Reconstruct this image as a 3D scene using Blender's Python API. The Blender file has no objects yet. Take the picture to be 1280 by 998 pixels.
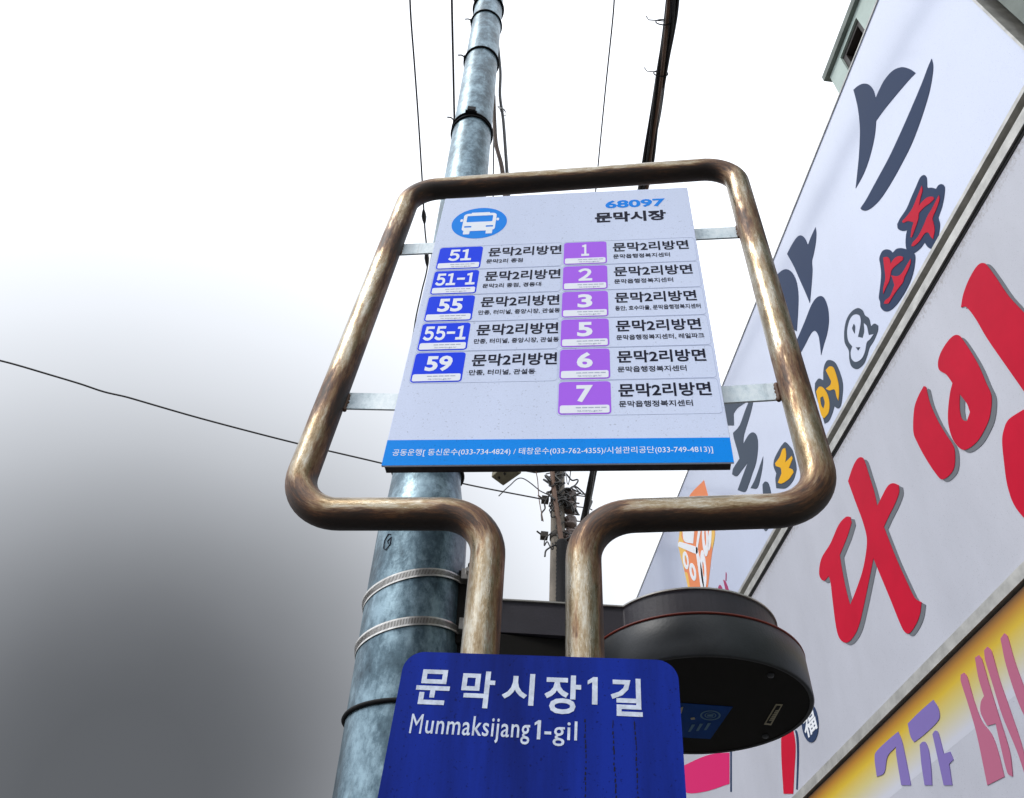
import bpy, bmesh, math, random
from mathutils import Vector, Matrix, noise
random.seed(7)
S = bpy.context.scene
COL = S.collection
PI = math.pi

# ------------------------------------------------------------------ camera
F = 1003.7                                   # focal length in photo pixels (photo is 1280 x 998)
v_ = Vector((70, 989, -F)).normalized()      # world up seen from the camera
h_ = Vector((-150, -1008, -F)); h_ = (h_ - v_ * h_.dot(v_)).normalized()   # along the street
r_ = h_.cross(v_)
RW = Matrix((r_, h_, v_))                    # camera -> world
EYE = Vector((0, 0, 1.6))
cam_d = bpy.data.cameras.new('camera'); cam = bpy.data.objects.new('camera', cam_d); COL.objects.link(cam)
cam.matrix_world = Matrix.Translation(EYE) @ RW.to_4x4()
cam_d.sensor_fit = 'HORIZONTAL'; cam_d.sensor_width = 36; cam_d.lens = 36 * F / 1280
cam_d.clip_start = 0.05; cam_d.clip_end = 2000
S.camera = cam

# ------------------------------------------------------------------ overcast daylight
SUN_EL, SUN_AZ = math.radians(52), math.radians(-118)      # azimuth from +Y (street) towards +X
w = bpy.data.worlds.new('World'); S.world = w; w.use_nodes = True
nt = w.node_tree; N = nt.nodes; L = nt.links
for n in list(N): N.remove(n)
def wn(t, **k):
    n = N.new(t)
    for a, b in k.items(): setattr(n, a, b)
    return n
out = wn('ShaderNodeOutputWorld'); bg = wn('ShaderNodeBackground'); bg.inputs['Strength'].default_value = 0.1
sky = wn('ShaderNodeTexSky', sky_type='NISHITA'); sky.sun_disc = False
sky.sun_elevation = SUN_EL; sky.sun_rotation = SUN_AZ
tc = wn('ShaderNodeTexCoord')
# cloud deck: bright overhead, added vignette darkening painted into the sky low on the open side
dark_dir = RW @ Vector((130 - 640, 499 - 985, -F)); dark_dir.normalize()
dp = wn('ShaderNodeVectorMath', operation='DOT_PRODUCT'); dp.inputs[1].default_value = dark_dir
L.new(tc.outputs['Generated'], dp.inputs[0])
nz = wn('ShaderNodeTexNoise'); nz.inputs['Scale'].default_value = 1.3; nz.inputs['Detail'].default_value = 6; nz.inputs['Roughness'].default_value = .45
L.new(tc.outputs['Generated'], nz.inputs['Vector'])
ns = wn('ShaderNodeMath', operation='MULTIPLY_ADD'); ns.inputs[1].default_value = .04; ns.inputs[2].default_value = -.02
L.new(nz.outputs['Fac'], ns.inputs[0])
ad = wn('ShaderNodeMath', operation='ADD'); L.new(dp.outputs['Value'], ad.inputs[0]); L.new(ns.outputs[0], ad.inputs[1])
mr = wn('ShaderNodeValToRGB'); cr = mr.color_ramp
cr.interpolation = 'B_SPLINE'
cr.elements[0].position = .70; cr.elements[0].color = (1, 1, 1, 1)
cr.elements[1].position = 1.0; cr.elements[1].color = (.062, .062, .062, 1)
for p, c in ((.77, .84), (.82, .68), (.87, .57), (.905, .46), (.935, .34), (.96, .22), (.982, .125)):
    e = cr.elements.new(p); e.color = (c, c, c, 1)
L.new(ad.outputs[0], mr.inputs['Fac'])
cl = wn('ShaderNodeMix', data_type='RGBA', blend_type='MULTIPLY'); cl.inputs[0].default_value = 1
L.new(mr.outputs['Color'], cl.inputs[6]); cl.inputs[7].default_value = (14.6, 15.2, 16.2, 1)
mx = wn('ShaderNodeMix', data_type='RGBA'); mx.inputs[0].default_value = .975
L.new(sky.outputs['Color'], mx.inputs[6]); L.new(cl.outputs[2], mx.inputs[7])
L.new(mx.outputs[2], bg.inputs['Color']); L.new(bg.outputs[0], out.inputs['Surface'])
sun_d = bpy.data.lights.new('sun', 'SUN'); sun = bpy.data.objects.new('sun', sun_d); COL.objects.link(sun)
sun_d.energy = 1.5; sun_d.angle = math.radians(14); sun_d.color = (1, .96, .9)
sdir = Vector((math.sin(SUN_AZ) * math.cos(SUN_EL), math.cos(SUN_AZ) * math.cos(SUN_EL), math.sin(SUN_EL)))
sun.rotation_euler = sdir.to_track_quat('Z', 'Y').to_euler(); sun.location = (-6, -3, 12)
S.view_settings.view_transform = 'Standard'; S.view_settings.look = 'None'
S.view_settings.exposure = 0.12; S.view_settings.gamma = 1; S.view_settings.use_curve_mapping = False

# ------------------------------------------------------------------ measuring helpers: a pixel's ray meets a real plane
def ray(x, y): return RW @ Vector((x - 640, 499 - y, -F))
def on_x(x, y, X): d = ray(x, y); return EYE + d * (X / d.x)
def on_y(x, y, Y): d = ray(x, y); return EYE + d * (Y / d.y)
def on_z(x, y, Z): d = ray(x, y); return EYE + d * ((Z - EYE.z) / d.z)

# ------------------------------------------------------------------ materials
def mat(name, col, rough=.5, metal=0.0, spec=.5, bump=0, bscale=40, var=.0, vscale=6, coat=0):
    m = bpy.data.materials.new(name); m.use_nodes = True; t = m.node_tree; b = t.nodes['Principled BSDF']
    b.inputs['Base Color'].default_value = (*col, 1); b.inputs['Roughness'].default_value = rough
    b.inputs['Metallic'].default_value = metal; b.inputs['Specular IOR Level'].default_value = spec
    b.inputs['Coat Weight'].default_value = coat
    if name.endswith(('_ink', '_vinyl')) or name.startswith(('badge', 'film', 'sticker', 'plate', 'vinyl', 'strip', 'board')): b.inputs['Specular IOR Level'].default_value = .06
    if var or bump:
        c = t.nodes.new('ShaderNodeTexCoord'); n = t.nodes.new('ShaderNodeTexNoise')
        n.inputs['Scale'].default_value = vscale; n.inputs['Detail'].default_value = 6; n.inputs['Roughness'].default_value = .6
        t.links.new(c.outputs['Object'], n.inputs['Vector'])
        r = t.nodes.new('ShaderNodeValToRGB'); r.color_ramp.elements[0].position = .3; r.color_ramp.elements[1].position = .7
        r.color_ramp.elements[0].color = (*[x * (1 - var) for x in col], 1); r.color_ramp.elements[1].color = (*[min(1, x * (1 + var * .6)) for x in col], 1)
        t.links.new(n.outputs['Fac'], r.inputs['Fac']); t.links.new(r.outputs['Color'], b.inputs['Base Color'])
        if bump:
            n2 = t.nodes.new('ShaderNodeTexNoise'); n2.inputs['Scale'].default_value = bscale; n2.inputs['Detail'].default_value = 4
            t.links.new(c.outputs['Object'], n2.inputs['Vector'])
            bp = t.nodes.new('ShaderNodeBump'); bp.inputs['Strength'].default_value = bump; bp.inputs['Distance'].default_value = .004
            t.links.new(n2.outputs['Fac'], bp.inputs['Height']); t.links.new(bp.outputs['Normal'], b.inputs['Normal'])
    return m

def nodes(m): t = m.node_tree; return t, t.nodes, t.links, t.nodes['Principled BSDF']
def ramp(t, pts):
    r = t.nodes.new('ShaderNodeValToRGB'); e = r.color_ramp.elements
    e[0].position, e[0].color = pts[0][0], (*pts[0][1], 1); e[1].position, e[1].color = pts[-1][0], (*pts[-1][1], 1)
    for p, c in pts[1:-1]: q = e.new(p); q.color = (*c, 1)
    return r
def tex(t, kind, scale, vec=None, stretch=None, detail=5, rough=.55):
    c = t.nodes.new('ShaderNodeTexCoord'); src = c.outputs['Object']
    if stretch:
        mp = t.nodes.new('ShaderNodeMapping'); mp.inputs['Scale'].default_value = stretch
        t.links.new(src, mp.inputs['Vector']); src = mp.outputs['Vector']
    n = t.nodes.new(kind); n.inputs['Scale'].default_value = scale
    if kind == 'ShaderNodeTexNoise': n.inputs['Detail'].default_value = detail; n.inputs['Roughness'].default_value = rough
    t.links.new(src, n.inputs['Vector']); return n
def mixc(t, fac, a, b, blend='MIX'):
    m = t.nodes.new('ShaderNodeMix'); m.data_type = 'RGBA'; m.blend_type = blend
    if isinstance(fac, float): m.inputs[0].default_value = fac
    else: t.links.new(fac, m.inputs[0])
    for i, s in ((6, a), (7, b)):
        if isinstance(s, tuple): m.inputs[i].default_value = (*s, 1)
        else: t.links.new(s, m.inputs[i])
    return m.outputs[2]

# weathered galvanised tube: grey zinc, brown patina, orange rust blooms, scratches
def tube_mat():
    m = mat('weathered_tube', (.3, .27, .2), .3, .9); t, nn, l, b = nodes(m)
    uv = nn.new('ShaderNodeUVMap'); uv.uv_map = 'run'
    def nz(scale, st, detail=6, rough=.6):
        mp = nn.new('ShaderNodeMapping'); mp.inputs['Scale'].default_value = (*st, 1); l.new(uv.outputs[0], mp.inputs[0])
        n = nn.new('ShaderNodeTexNoise'); n.inputs['Scale'].default_value = scale; n.inputs['Detail'].default_value = detail; n.inputs['Roughness'].default_value = rough; l.new(mp.outputs[0], n.inputs['Vector']); return n.outputs['Fac']
    wear_shade = nn.new('ShaderNodeAttribute'); wear_shade.attribute_name = 'wear_shade'
    def ma(op, x, y, z=None):
        q = nn.new('ShaderNodeMath'); q.operation = op
        for i, w in enumerate((x, y, z)):
            if w is None: continue
            if isinstance(w, (int, float)): q.inputs[i].default_value = w
            else: l.new(w, q.inputs[i])
        return q.outputs[0]
    # zinc with lengthwise scuffs and brown patina; rust and painted shade where the attribute is high
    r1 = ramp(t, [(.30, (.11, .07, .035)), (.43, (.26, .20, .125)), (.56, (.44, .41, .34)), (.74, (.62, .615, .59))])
    l.new(ma('MULTIPLY_ADD', nz(16, (1.0, .8), 8, .7), .68, ma('MULTIPLY_ADD', wear_shade.outputs['Fac'], -.26, ma('MULTIPLY', nz(110, (1.0, .85), 7, .72), .34))), r1.inputs['Fac'])
    rm = ma('MULTIPLY_ADD', nz(13, (.9, .55), 9, .72), 1.1, ma('MULTIPLY_ADD', wear_shade.outputs['Fac'], .66, -.42))
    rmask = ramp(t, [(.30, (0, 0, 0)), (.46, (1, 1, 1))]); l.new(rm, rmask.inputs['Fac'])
    r3 = ramp(t, [(.32, (.24, .105, .036)), (.42, (.13, .05, .017)), (.54, (.040, .018, .008)), (.7, (.016, .009, .006))]); l.new(ma('MULTIPLY_ADD', nz(60, (1, .7), 6, .65), .25, ma('ADD', rm, -.12)), r3.inputs['Fac'])  # near-black end of the rust also paints in the tube's shade
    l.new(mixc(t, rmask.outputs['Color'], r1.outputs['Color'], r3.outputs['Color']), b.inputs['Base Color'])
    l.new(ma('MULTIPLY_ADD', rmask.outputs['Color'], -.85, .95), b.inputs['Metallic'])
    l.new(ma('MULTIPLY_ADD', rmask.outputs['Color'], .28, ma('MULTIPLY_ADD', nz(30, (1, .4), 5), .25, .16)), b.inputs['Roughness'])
    bp = nn.new('ShaderNodeBump'); bp.inputs['Strength'].default_value = .35; bp.inputs['Distance'].default_value = .0012
    l.new(nz(150, (1, .8), 5), bp.inputs['Height']); l.new(bp.outputs['Normal'], b.inputs['Normal']); return m
def galv_mat(name, a, b_, c_, scale=9, rough=.42, metal=.45):
    m = mat(name, b_, rough, metal); t, nn, l, b = nodes(m)
    n1 = tex(t, 'ShaderNodeTexNoise', scale, stretch=(1, 1, .6), detail=11, rough=.74)
    v1 = tex(t, 'ShaderNodeTexVoronoi', scale * 5, stretch=(1, 1, .6)); v1.feature = 'F1'
    n2 = tex(t, 'ShaderNodeTexNoise', scale * 12, detail=4)
    ad = nn.new('ShaderNodeMath'); ad.operation = 'MULTIPLY_ADD'; ad.inputs[1].default_value = .07; l.new(v1.outputs['Color'], ad.inputs[0]); l.new(n1.outputs['Fac'], ad.inputs[2])
    r1 = ramp(t, [(.38, a), (.50, b_), (.66, c_)]); l.new(ad.outputs[0], r1.inputs['Fac'])
    st = tex(t, 'ShaderNodeTexNoise', 5, stretch=(6, 6, .5), detail=6, rough=.7); rs = ramp(t, [(.62, (1, 1, 1)), (.75, (.45, .40, .36))]); l.new(st.outputs['Fac'], rs.inputs['Fac'])
    l.new(mixc(t, .7, r1.outputs['Color'], rs.outputs['Color'], 'MULTIPLY'), b.inputs['Base Color'])
    rr = nn.new('ShaderNodeMapRange'); rr.inputs['To Min'].default_value = rough - .12; rr.inputs['To Max'].default_value = rough + .2; l.new(n2.outputs['Fac'], rr.inputs['Value']); l.new(rr.outputs[0], b.inputs['Roughness'])
    bp = nn.new('ShaderNodeBump'); bp.inputs['Strength'].default_value = .15; bp.inputs['Distance'].default_value = .003
    l.new(n2.outputs['Fac'], bp.inputs['Height']); l.new(bp.outputs['Normal'], b.inputs['Normal']); return m
# painted / printed sheet with fine grime specks and soft streaks
def sheet_mat(name, col, rough=.35, speck=.5, streak=.12, coat=0.0, bias=(1, 1, .15)):
    m = mat(name, col, rough); t, nn, l, b = nodes(m); b.inputs['Coat Weight'].default_value = coat; b.inputs['Coat Roughness'].default_value = .12
    n1 = tex(t, 'ShaderNodeTexNoise', 3, stretch=bias, detail=6, rough=.6); r1 = ramp(t, [(.3, (1 - streak,) * 3), (.62, (1, 1, 1))]); l.new(n1.outputs['Fac'], r1.inputs['Fac'])
    n2 = tex(t, 'ShaderNodeTexNoise', 230, detail=2); r2 = ramp(t, [(.27, (1 - speck, 1 - speck, 1 - speck * .95)), (.36, (1, 1, 1))]); l.new(n2.outputs['Fac'], r2.inputs['Fac'])
    n3 = tex(t, 'ShaderNodeTexNoise', 420, detail=2); r3 = ramp(t, [(.3, (.93, .93, .93)), (.7, (1, 1, 1))]); l.new(n3.outputs['Fac'], r3.inputs['Fac'])
    c = mixc(t, 1.0, mixc(t, 1.0, r1.outputs['Color'], r2.outputs['Color'], 'MULTIPLY'), r3.outputs['Color'], 'MULTIPLY')
    l.new(mixc(t, 1.0, c, col, 'MULTIPLY'), b.inputs['Base Color'])
    rr = nn.new('ShaderNodeMapRange'); rr.inputs['To Min'].default_value = rough - .08; rr.inputs['To Max'].default_value = rough + .15; l.new(n1.outputs['Fac'], rr.inputs['Value']); l.new(rr.outputs[0], b.inputs['Roughness'])
    return m

M = dict(
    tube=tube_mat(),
    pole=galv_mat('galvanised_pole', (.03, .055, .073), (.082, .134, .168), (.25, .355, .415), 13, .36, .6),
    bracket=galv_mat('galvanised_bar', (.42, .52, .57), (.62, .71, .76), (.76, .83, .86), 30, .5, .12),
    steel=mat('band_steel', (.62, .60, .57), .32, .85, var=.25, vscale=60),
    board=sheet_mat('board_white', (.68, .75, .95), .42, .3, .10),
    board_edge=mat('board_edge', (.05, .045, .05), .5, var=.4, vscale=30),
    ink=mat('black_ink', (.012, .013, .03), .45), blue_ink=mat('blue_ink', (.006, .23, .80), .42),
    strip=sheet_mat('strip_blue', (.004, .27, .88), .4, .25, .1), badge_blue=mat('badge_blue', (.008, .05, .80), .4), badge_violet=mat('badge_violet', (.40, .13, .83), .4),
    white_ink=mat('white_ink', (.82, .85, .92), .42), grey_ink=mat('grey_ink', (.42, .46, .60), .45), faint=mat('film_edge', (.46, .52, .70), .4),
    plate=sheet_mat('plate_blue', (.007, .026, .29), .42, .5, .6, bias=(5, 5, .5)), plate_white=mat('plate_white', (.62, .68, .80), .5, var=.25, vscale=90),
    drum=mat('drum_grey', (.042, .046, .052), .42, .2, bump=.1, bscale=200, var=.35, vscale=7), lid=mat('lid_grey', (.045, .042, .055), .5, 0, var=.2, vscale=9, bump=.12, bscale=160),
    under=mat('underside_black', (.008, .007, .006), .7, spec=.2), seam=mat('red_seam', (.19, .022, .010), .45),
    stk=mat('sticker_blue', (.01, .06, .26), .5, var=.2, vscale=30), stk2=mat('sticker_pale', (.12, .22, .34), .5), cream=mat('cream_label', (.40, .36, .25), .5),
    rubber=mat('black_rubber', (.010, .010, .011), .7, spec=.2), cable=mat('cable_black', (.016, .014, .013), .5, var=.5, vscale=20), brown=mat('cable_brown', (.11, .055, .03), .6, var=.4, vscale=12),
    panel=sheet_mat('lightbox_white', (.63, .69, .88), .2, .3, .04, coat=1.0, bias=(1, .6, .25)), panel2=sheet_mat('lightbox_grey_white', (.55, .56, .63), .3, .35, .14, coat=.3, bias=(1, .6, .25)),
    alu=mat('aluminium_frame', (.52, .51, .48), .4, .5, var=.3, vscale=14), gap=mat('dark_recess', (.035, .028, .022), .7, var=.5, vscale=18),
    navy=mat('navy_vinyl', (.026, .046, .105), .38), slate=mat('slate_vinyl', (.06, .08, .115), .4), red=mat('red_vinyl', (.55, .006, .032), .36, var=.1, vscale=4),
    shade=mat('grey_vinyl', (.16, .17, .19), .42), yellow=mat('yellow_vinyl', (.80, .42, .012), .4), purple=mat('purple_vinyl', (.21, .16, .42), .45), pink=mat('pink_vinyl', (.46, .14, .23), .45),
    orange=mat('orange_vinyl', (.78, .25, .11), .42), gold=mat('gold_vinyl', (.80, .50, .13), .42), plum=mat('plum_vinyl', (.35, .05, .13), .42), hot=mat('hot_pink_vinyl', (.62, .02, .14), .4), sign_white=mat('vinyl_white', (.78, .80, .84), .4),
    concrete=mat('concrete', (.19, .165, .135), .85, bump=.4, bscale=60, var=.3, vscale=5), ceramic=mat('insulator', (.10, .07, .06), .25), lamp=mat('lamp_housing', (.17, .15, .09), .5, var=.3, vscale=9),
    green=mat('pale_green_render', (.50, .60, .56), .75, var=.12, vscale=5, bump=.2, bscale=90), stone=mat('grey_green_render', (.20, .23, .21), .8, var=.25, vscale=5, bump=.3, bscale=60),
    wall=mat('shop_wall', (.30, .28, .25), .8, var=.25, vscale=3, bump=.3, bscale=50), glass=mat('window_glass', (.02, .022, .024), .06, 0, .8), frame_dark=mat('window_frame_dark', (.03, .025, .022), .5), pane=mat('curtained_pane', (.12, .095, .085), .25),
    asphalt=mat('asphalt', (.05, .05, .052), .9, bump=.6, bscale=180, var=.25, vscale=2), paving=mat('paving', (.085, .08, .076), .85, bump=.4, bscale=70, var=.25, vscale=3), kerb=mat('kerb_stone', (.28, .27, .26), .8, bump=.3, bscale=90, var=.15, vscale=8), line=mat('road_paint', (.7, .7, .66), .7, var=.2, vscale=7),
    shutter=mat('shutter', (.34, .35, .36), .45, .4, var=.15, vscale=4),
)
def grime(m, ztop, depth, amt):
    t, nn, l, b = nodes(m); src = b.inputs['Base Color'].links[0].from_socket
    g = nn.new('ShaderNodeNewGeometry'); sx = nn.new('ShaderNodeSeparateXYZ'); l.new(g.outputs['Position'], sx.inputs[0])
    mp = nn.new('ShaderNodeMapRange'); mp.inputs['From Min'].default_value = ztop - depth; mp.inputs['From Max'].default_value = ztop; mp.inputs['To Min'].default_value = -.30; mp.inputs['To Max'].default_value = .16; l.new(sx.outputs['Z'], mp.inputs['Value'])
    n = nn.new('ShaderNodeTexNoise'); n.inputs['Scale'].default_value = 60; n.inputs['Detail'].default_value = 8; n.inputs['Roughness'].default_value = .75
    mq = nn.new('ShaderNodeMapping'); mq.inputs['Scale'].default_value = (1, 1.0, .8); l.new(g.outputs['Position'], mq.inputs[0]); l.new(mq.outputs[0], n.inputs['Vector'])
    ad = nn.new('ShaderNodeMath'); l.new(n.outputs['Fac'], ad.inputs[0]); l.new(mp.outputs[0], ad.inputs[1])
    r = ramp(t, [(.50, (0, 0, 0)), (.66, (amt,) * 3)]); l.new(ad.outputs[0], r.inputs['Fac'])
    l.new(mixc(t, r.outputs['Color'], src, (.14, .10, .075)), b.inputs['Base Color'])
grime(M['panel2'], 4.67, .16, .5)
# yellow rim printed on the lower lightbox: dark amber at the frame running through yellow to the grey ground
def rim_mat(z0, z1):
    m = mat('rim_print', (.7, .5, .1), .4); t, nn, l, b = nodes(m)
    g = nn.new('ShaderNodeNewGeometry'); sx = nn.new('ShaderNodeSeparateXYZ'); l.new(g.outputs['Position'], sx.inputs[0])
    mp = nn.new('ShaderNodeMapRange'); mp.inputs['From Min'].default_value = z0; mp.inputs['From Max'].default_value = z1; l.new(sx.outputs['Z'], mp.inputs['Value'])
    r = ramp(t, [(0, (.10, .035, .004)), (.14, (.42, .18, .004)), (.34, (.62, .42, .014)), (.62, (.58, .50, .20)), (1, (.55, .56, .63))]); l.new(mp.outputs[0], r.inputs['Fac']); l.new(r.outputs['Color'], b.inputs['Base Color']); return m

# ------------------------------------------------------------------ object helpers
class MB:
    def __init__(s): s.v = []; s.f = []; s.m = []; s.sm = []
    def add(s, vs, fs, mi=0, smooth=False):
        k = len(s.v); s.v += [Vector(p) for p in vs]
        for f in fs: s.f.append([i + k for i in f]); s.m.append(mi); s.sm.append(smooth)
        return s
    def box(s, a, b, mi=0, T=None):
        (x0, y0, z0), (x1, y1, z1) = a, b
        vs = [Vector(p) for p in ((x0, y0, z0), (x1, y0, z0), (x1, y1, z0), (x0, y1, z0), (x0, y0, z1), (x1, y0, z1), (x1, y1, z1), (x0, y1, z1))]
        if T: vs = [T @ p for p in vs]
        return s.add(vs, [(3, 2, 1, 0), (4, 5, 6, 7), (0, 1, 5, 4), (1, 2, 6, 5), (2, 3, 7, 6), (3, 0, 4, 7)], mi)
    def tube(s, pts, r, seg=12, mi=0, cap=True, smooth=True):
        pts = [Vector(p) for p in pts]; n = len(pts); rs = r if isinstance(r, (list, tuple)) else [r] * n
        tn = [(pts[min(i + 1, n - 1)] - pts[max(i - 1, 0)]).normalized() for i in range(n)]
        ref = Vector((0, 1, 0)) if abs(tn[0].y) < .9 else Vector((1, 0, 0)); a = (ref - tn[0] * ref.dot(tn[0])).normalized()
        vs = []
        for i in range(n):
            a = (a - tn[i] * a.dot(tn[i])).normalized(); b = tn[i].cross(a)
            vs += [pts[i] + (a * math.cos(2 * PI * k / seg) + b * math.sin(2 * PI * k / seg)) * rs[i] for k in range(seg)]
        fs = [(i * seg + k, i * seg + (k + 1) % seg, (i + 1) * seg + (k + 1) % seg, (i + 1) * seg + k) for i in range(n - 1) for k in range(seg)]
        s.add(vs, fs, mi, smooth)
        if cap: s.add(vs[:seg], [tuple(range(seg))[::-1]], mi); s.add(vs[-seg:], [tuple(range(seg))], mi)
        return s
    def lathe(s, prof, c=(0, 0, 0), seg=64, mi=0, T=None, smooth=True):
        vs = []
        for r, z in prof:
            for k in range(seg):
                p = Vector((c[0] + r * math.cos(2 * PI * k / seg), c[1] + r * math.sin(2 * PI * k / seg), c[2] + z)); vs.append(T @ p if T else p)
        n = len(prof)
        return s.add(vs, [(i * seg + k, i * seg + (k + 1) % seg, (i + 1) * seg + (k + 1) % seg, (i + 1) * seg + k) for i in range(n - 1) for k in range(seg)], mi, smooth)
    def torus(s, c, R, r, T=None, seg=48, ms=8, mi=0, a0=0, a1=2 * PI):
        pts = []
        for k in range(seg + 1):
            a = a0 + (a1 - a0) * k / seg; p = Vector((R * math.cos(a), R * math.sin(a), 0)); pts.append((T @ p if T else p) + Vector(c))
        return s.tube(pts, r, ms, mi)
    def build(s, name, mats, parent=None, org=None, bevel=0):
        if not isinstance(mats, (list, tuple)): mats = [mats]
        if org is None:
            if parent is not None: org = ORG[parent.name]
            else:
                lo = [min(p[i] for p in s.v) for i in range(3)]; hi = [max(p[i] for p in s.v) for i in range(3)]
                org = Vector(((lo[0] + hi[0]) / 2, (lo[1] + hi[1]) / 2, lo[2]))
        me = bpy.data.meshes.new(name); me.from_pydata([p - org for p in s.v], [], s.f); me.update()
        for m in mats: me.materials.append(m)
        me.polygons.foreach_set('material_index', s.m); me.polygons.foreach_set('use_smooth', s.sm); me.update()
        o = bpy.data.objects.new(name, me); COL.objects.link(o)
        if parent is None: o.location = org
        else: o.parent = parent
        ORG[o.name] = org
        if bevel:
            b = o.modifiers.new('bevel', 'BEVEL'); b.width = bevel; b.segments = 3; b.limit_method = 'ANGLE'; b.angle_limit = math.radians(50); b.harden_normals = False
        return o
ORG = {}
def thing(name, label, cat, loc, group=None):
    o = bpy.data.objects.new(name, None); COL.objects.link(o); o.location = loc; ORG[o.name] = Vector(loc); o.empty_display_size = .1
    return tag(o, label, cat, group)
def tag(o, label=None, cat=None, group=None, kind=None):
    if label: o['label'] = label
    if cat: o['category'] = cat
    if group: o['group'] = group
    if kind: o['kind'] = kind
    return o

def fillet(pts, rad, n=12):
    P = [Vector(p) for p in pts]; o = [P[0]]
    for i in range(1, len(P) - 1):
        a = (P[i - 1] - P[i]).normalized(); b = (P[i + 1] - P[i]).normalized(); ang = a.angle(b); r = rad[i - 1]; d = r / math.tan(ang / 2)
        c = P[i] + (a + b).normalized() * (r / math.sin(ang / 2)); s0 = P[i] + a * d - c; s1 = P[i] + b * d - c; th = s0.angle(s1)
        for k in range(n + 1):
            t = k / n; o.append(c + (s0 * math.sin((1 - t) * th) + s1 * math.sin(t * th)) / math.sin(th))
    o.append(P[-1]); return o
def dense(pts, step):
    o = [Vector(pts[0])]
    for a, b in zip(pts, pts[1:]):
        a, b = Vector(a), Vector(b); n = max(1, int((b - a).length / step)); o += [a.lerp(b, k / n) for k in range(1, n + 1)]
    return o
def spline(pts, n=8):                          # smooth run whose tangents never overshoot uneven spacing
    P = [Vector(p) for p in pts]; o = []; k = len(P)
    def tan(i):
        a, c = P[max(i - 1, 0)], P[min(i + 1, k - 1)]; u = (c - a).normalized()
        return u * min((P[i] - a).length or 1e9, (c - P[i]).length or 1e9)
    for i in range(k - 1):
        p1, p2, t1, t2 = P[i], P[i + 1], tan(i), tan(i + 1)
        for j in range(n):
            t = j / n; o.append((2*t**3 - 3*t*t + 1) * p1 + (t**3 - 2*t*t + t) * t1 + (-2*t**3 + 3*t*t) * p2 + (t**3 - t*t) * t2)
    o.append(P[-1]); return o

# flat shapes: outlines (with holes) as filled 2-D curves, and lettering, both given a thin real thickness
def curve_mesh(c):
    o = bpy.data.objects.new('tmp', c); COL.objects.link(o); bpy.context.view_layer.update()
    me = bpy.data.meshes.new_from_object(o.evaluated_get(bpy.context.evaluated_depsgraph_get()))
    vs = [v.co.copy() for v in me.vertices]; fs = [tuple(p.vertices) for p in me.polygons]
    bpy.data.objects.remove(o); bpy.data.curves.remove(c); bpy.data.meshes.remove(me); return vs, fs
def smooth_loop(P, n=5, corner=58):
    k = len(P); P = [Vector((p[0], p[1])) for p in P]; o = []
    cor = []
    for i in range(k):
        a = P[i] - P[i - 1]; b = P[(i + 1) % k] - P[i]
        cor.append(a.length > 0 and b.length > 0 and math.degrees(a.angle(b)) > corner)
    for i in range(k):
        p1, p2 = P[i], P[(i + 1) % k]; d = (p2 - p1)
        t1 = d if cor[i] else (P[(i + 1) % k] - P[i - 1]) * .5; t2 = d if cor[(i + 1) % k] else (P[(i + 2) % k] - P[i]) * .5
        t1 = t1 * min(1, 1.2 * d.length / max(t1.length, 1e-9)); t2 = t2 * min(1, 1.2 * d.length / max(t2.length, 1e-9))
        for j in range(n):
            t = j / n; o.append((2 * t ** 3 - 3 * t * t + 1) * p1 + (t ** 3 - 2 * t * t + t) * t1 + (-2 * t ** 3 + 3 * t * t) * p2 + (t ** 3 - t * t) * t2)
    return o
def flat(loops, thick, smooth=True, corner=58):
    c = bpy.data.curves.new('tmp', 'CURVE'); c.dimensions = '2D'; c.fill_mode = 'BOTH'; c.extrude = thick / 2
    for lp in loops:
        q = smooth_loop(lp, corner=corner) if smooth else [Vector(p) for p in lp]
        s = c.splines.new('POLY'); s.points.add(len(q) - 1); s.use_cyclic_u = True
        for p, a in zip(s.points, q): p.co = (a[0], a[1], 0, 1)
    return curve_mesh(c)
TXT = {}
def text(body, off=0.0, thick=.02, space=1.0):
    key = (body, off, thick, space)
    if key not in TXT:
        if body[0].isdigit() and len(body) < 6 and any(d in '12' for d in body):
            vs, fs, x = [], [], 0.0
            for ch in body:                       # set digit by digit, evenly spaced
                g = text('\uff0d' if ch == '-' else chr(ord(ch) + 0xfee0), off, thick); k = len(vs); lo = min(p.x for p in g[0]); hi = max(p.x for p in g[0]); q = .62 if ch == '-' else 1
                vs += [Vector(((p.x - lo) * q + x, p.y, p.z)) for p in g[0]]; fs += [tuple(i + k for i in f) for f in g[1]]; x += (hi - lo) * q + .07
            TXT[key] = (vs, fs); return TXT[key]
        c = bpy.data.curves.new('tmp', 'FONT'); c.body = body; c.size = 1; c.offset = off; c.extrude = thick / 2; c.resolution_u = 3; c.space_character = space
        TXT[key] = curve_mesh(c)
    return TXT[key]
def place_text(mb, body, T, x0, x1, yc, h, off=0.0, mi=0, z=.0004, thick=.0008, slant=0, space=1.0):
    """lettering fitted to x0..x1 wide and h tall round yc, in the local frame T (x right, y up, z out)"""
    vs, fs = text(body, off, .02, space)
    lo = Vector((min(p.x for p in vs), min(p.y for p in vs))); hi = Vector((max(p.x for p in vs), max(p.y for p in vs)))
    sx = (x1 - x0) / (hi.x - lo.x); sy = h / (hi.y - lo.y)
    mb.add([T @ Vector((x0 + (p.x - lo.x) * sx + slant * ((p.y - lo.y) * sy - h / 2), yc - h / 2 + (p.y - lo.y) * sy, z + p.z * (thick / .02))) for p in vs], fs, mi)
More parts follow.
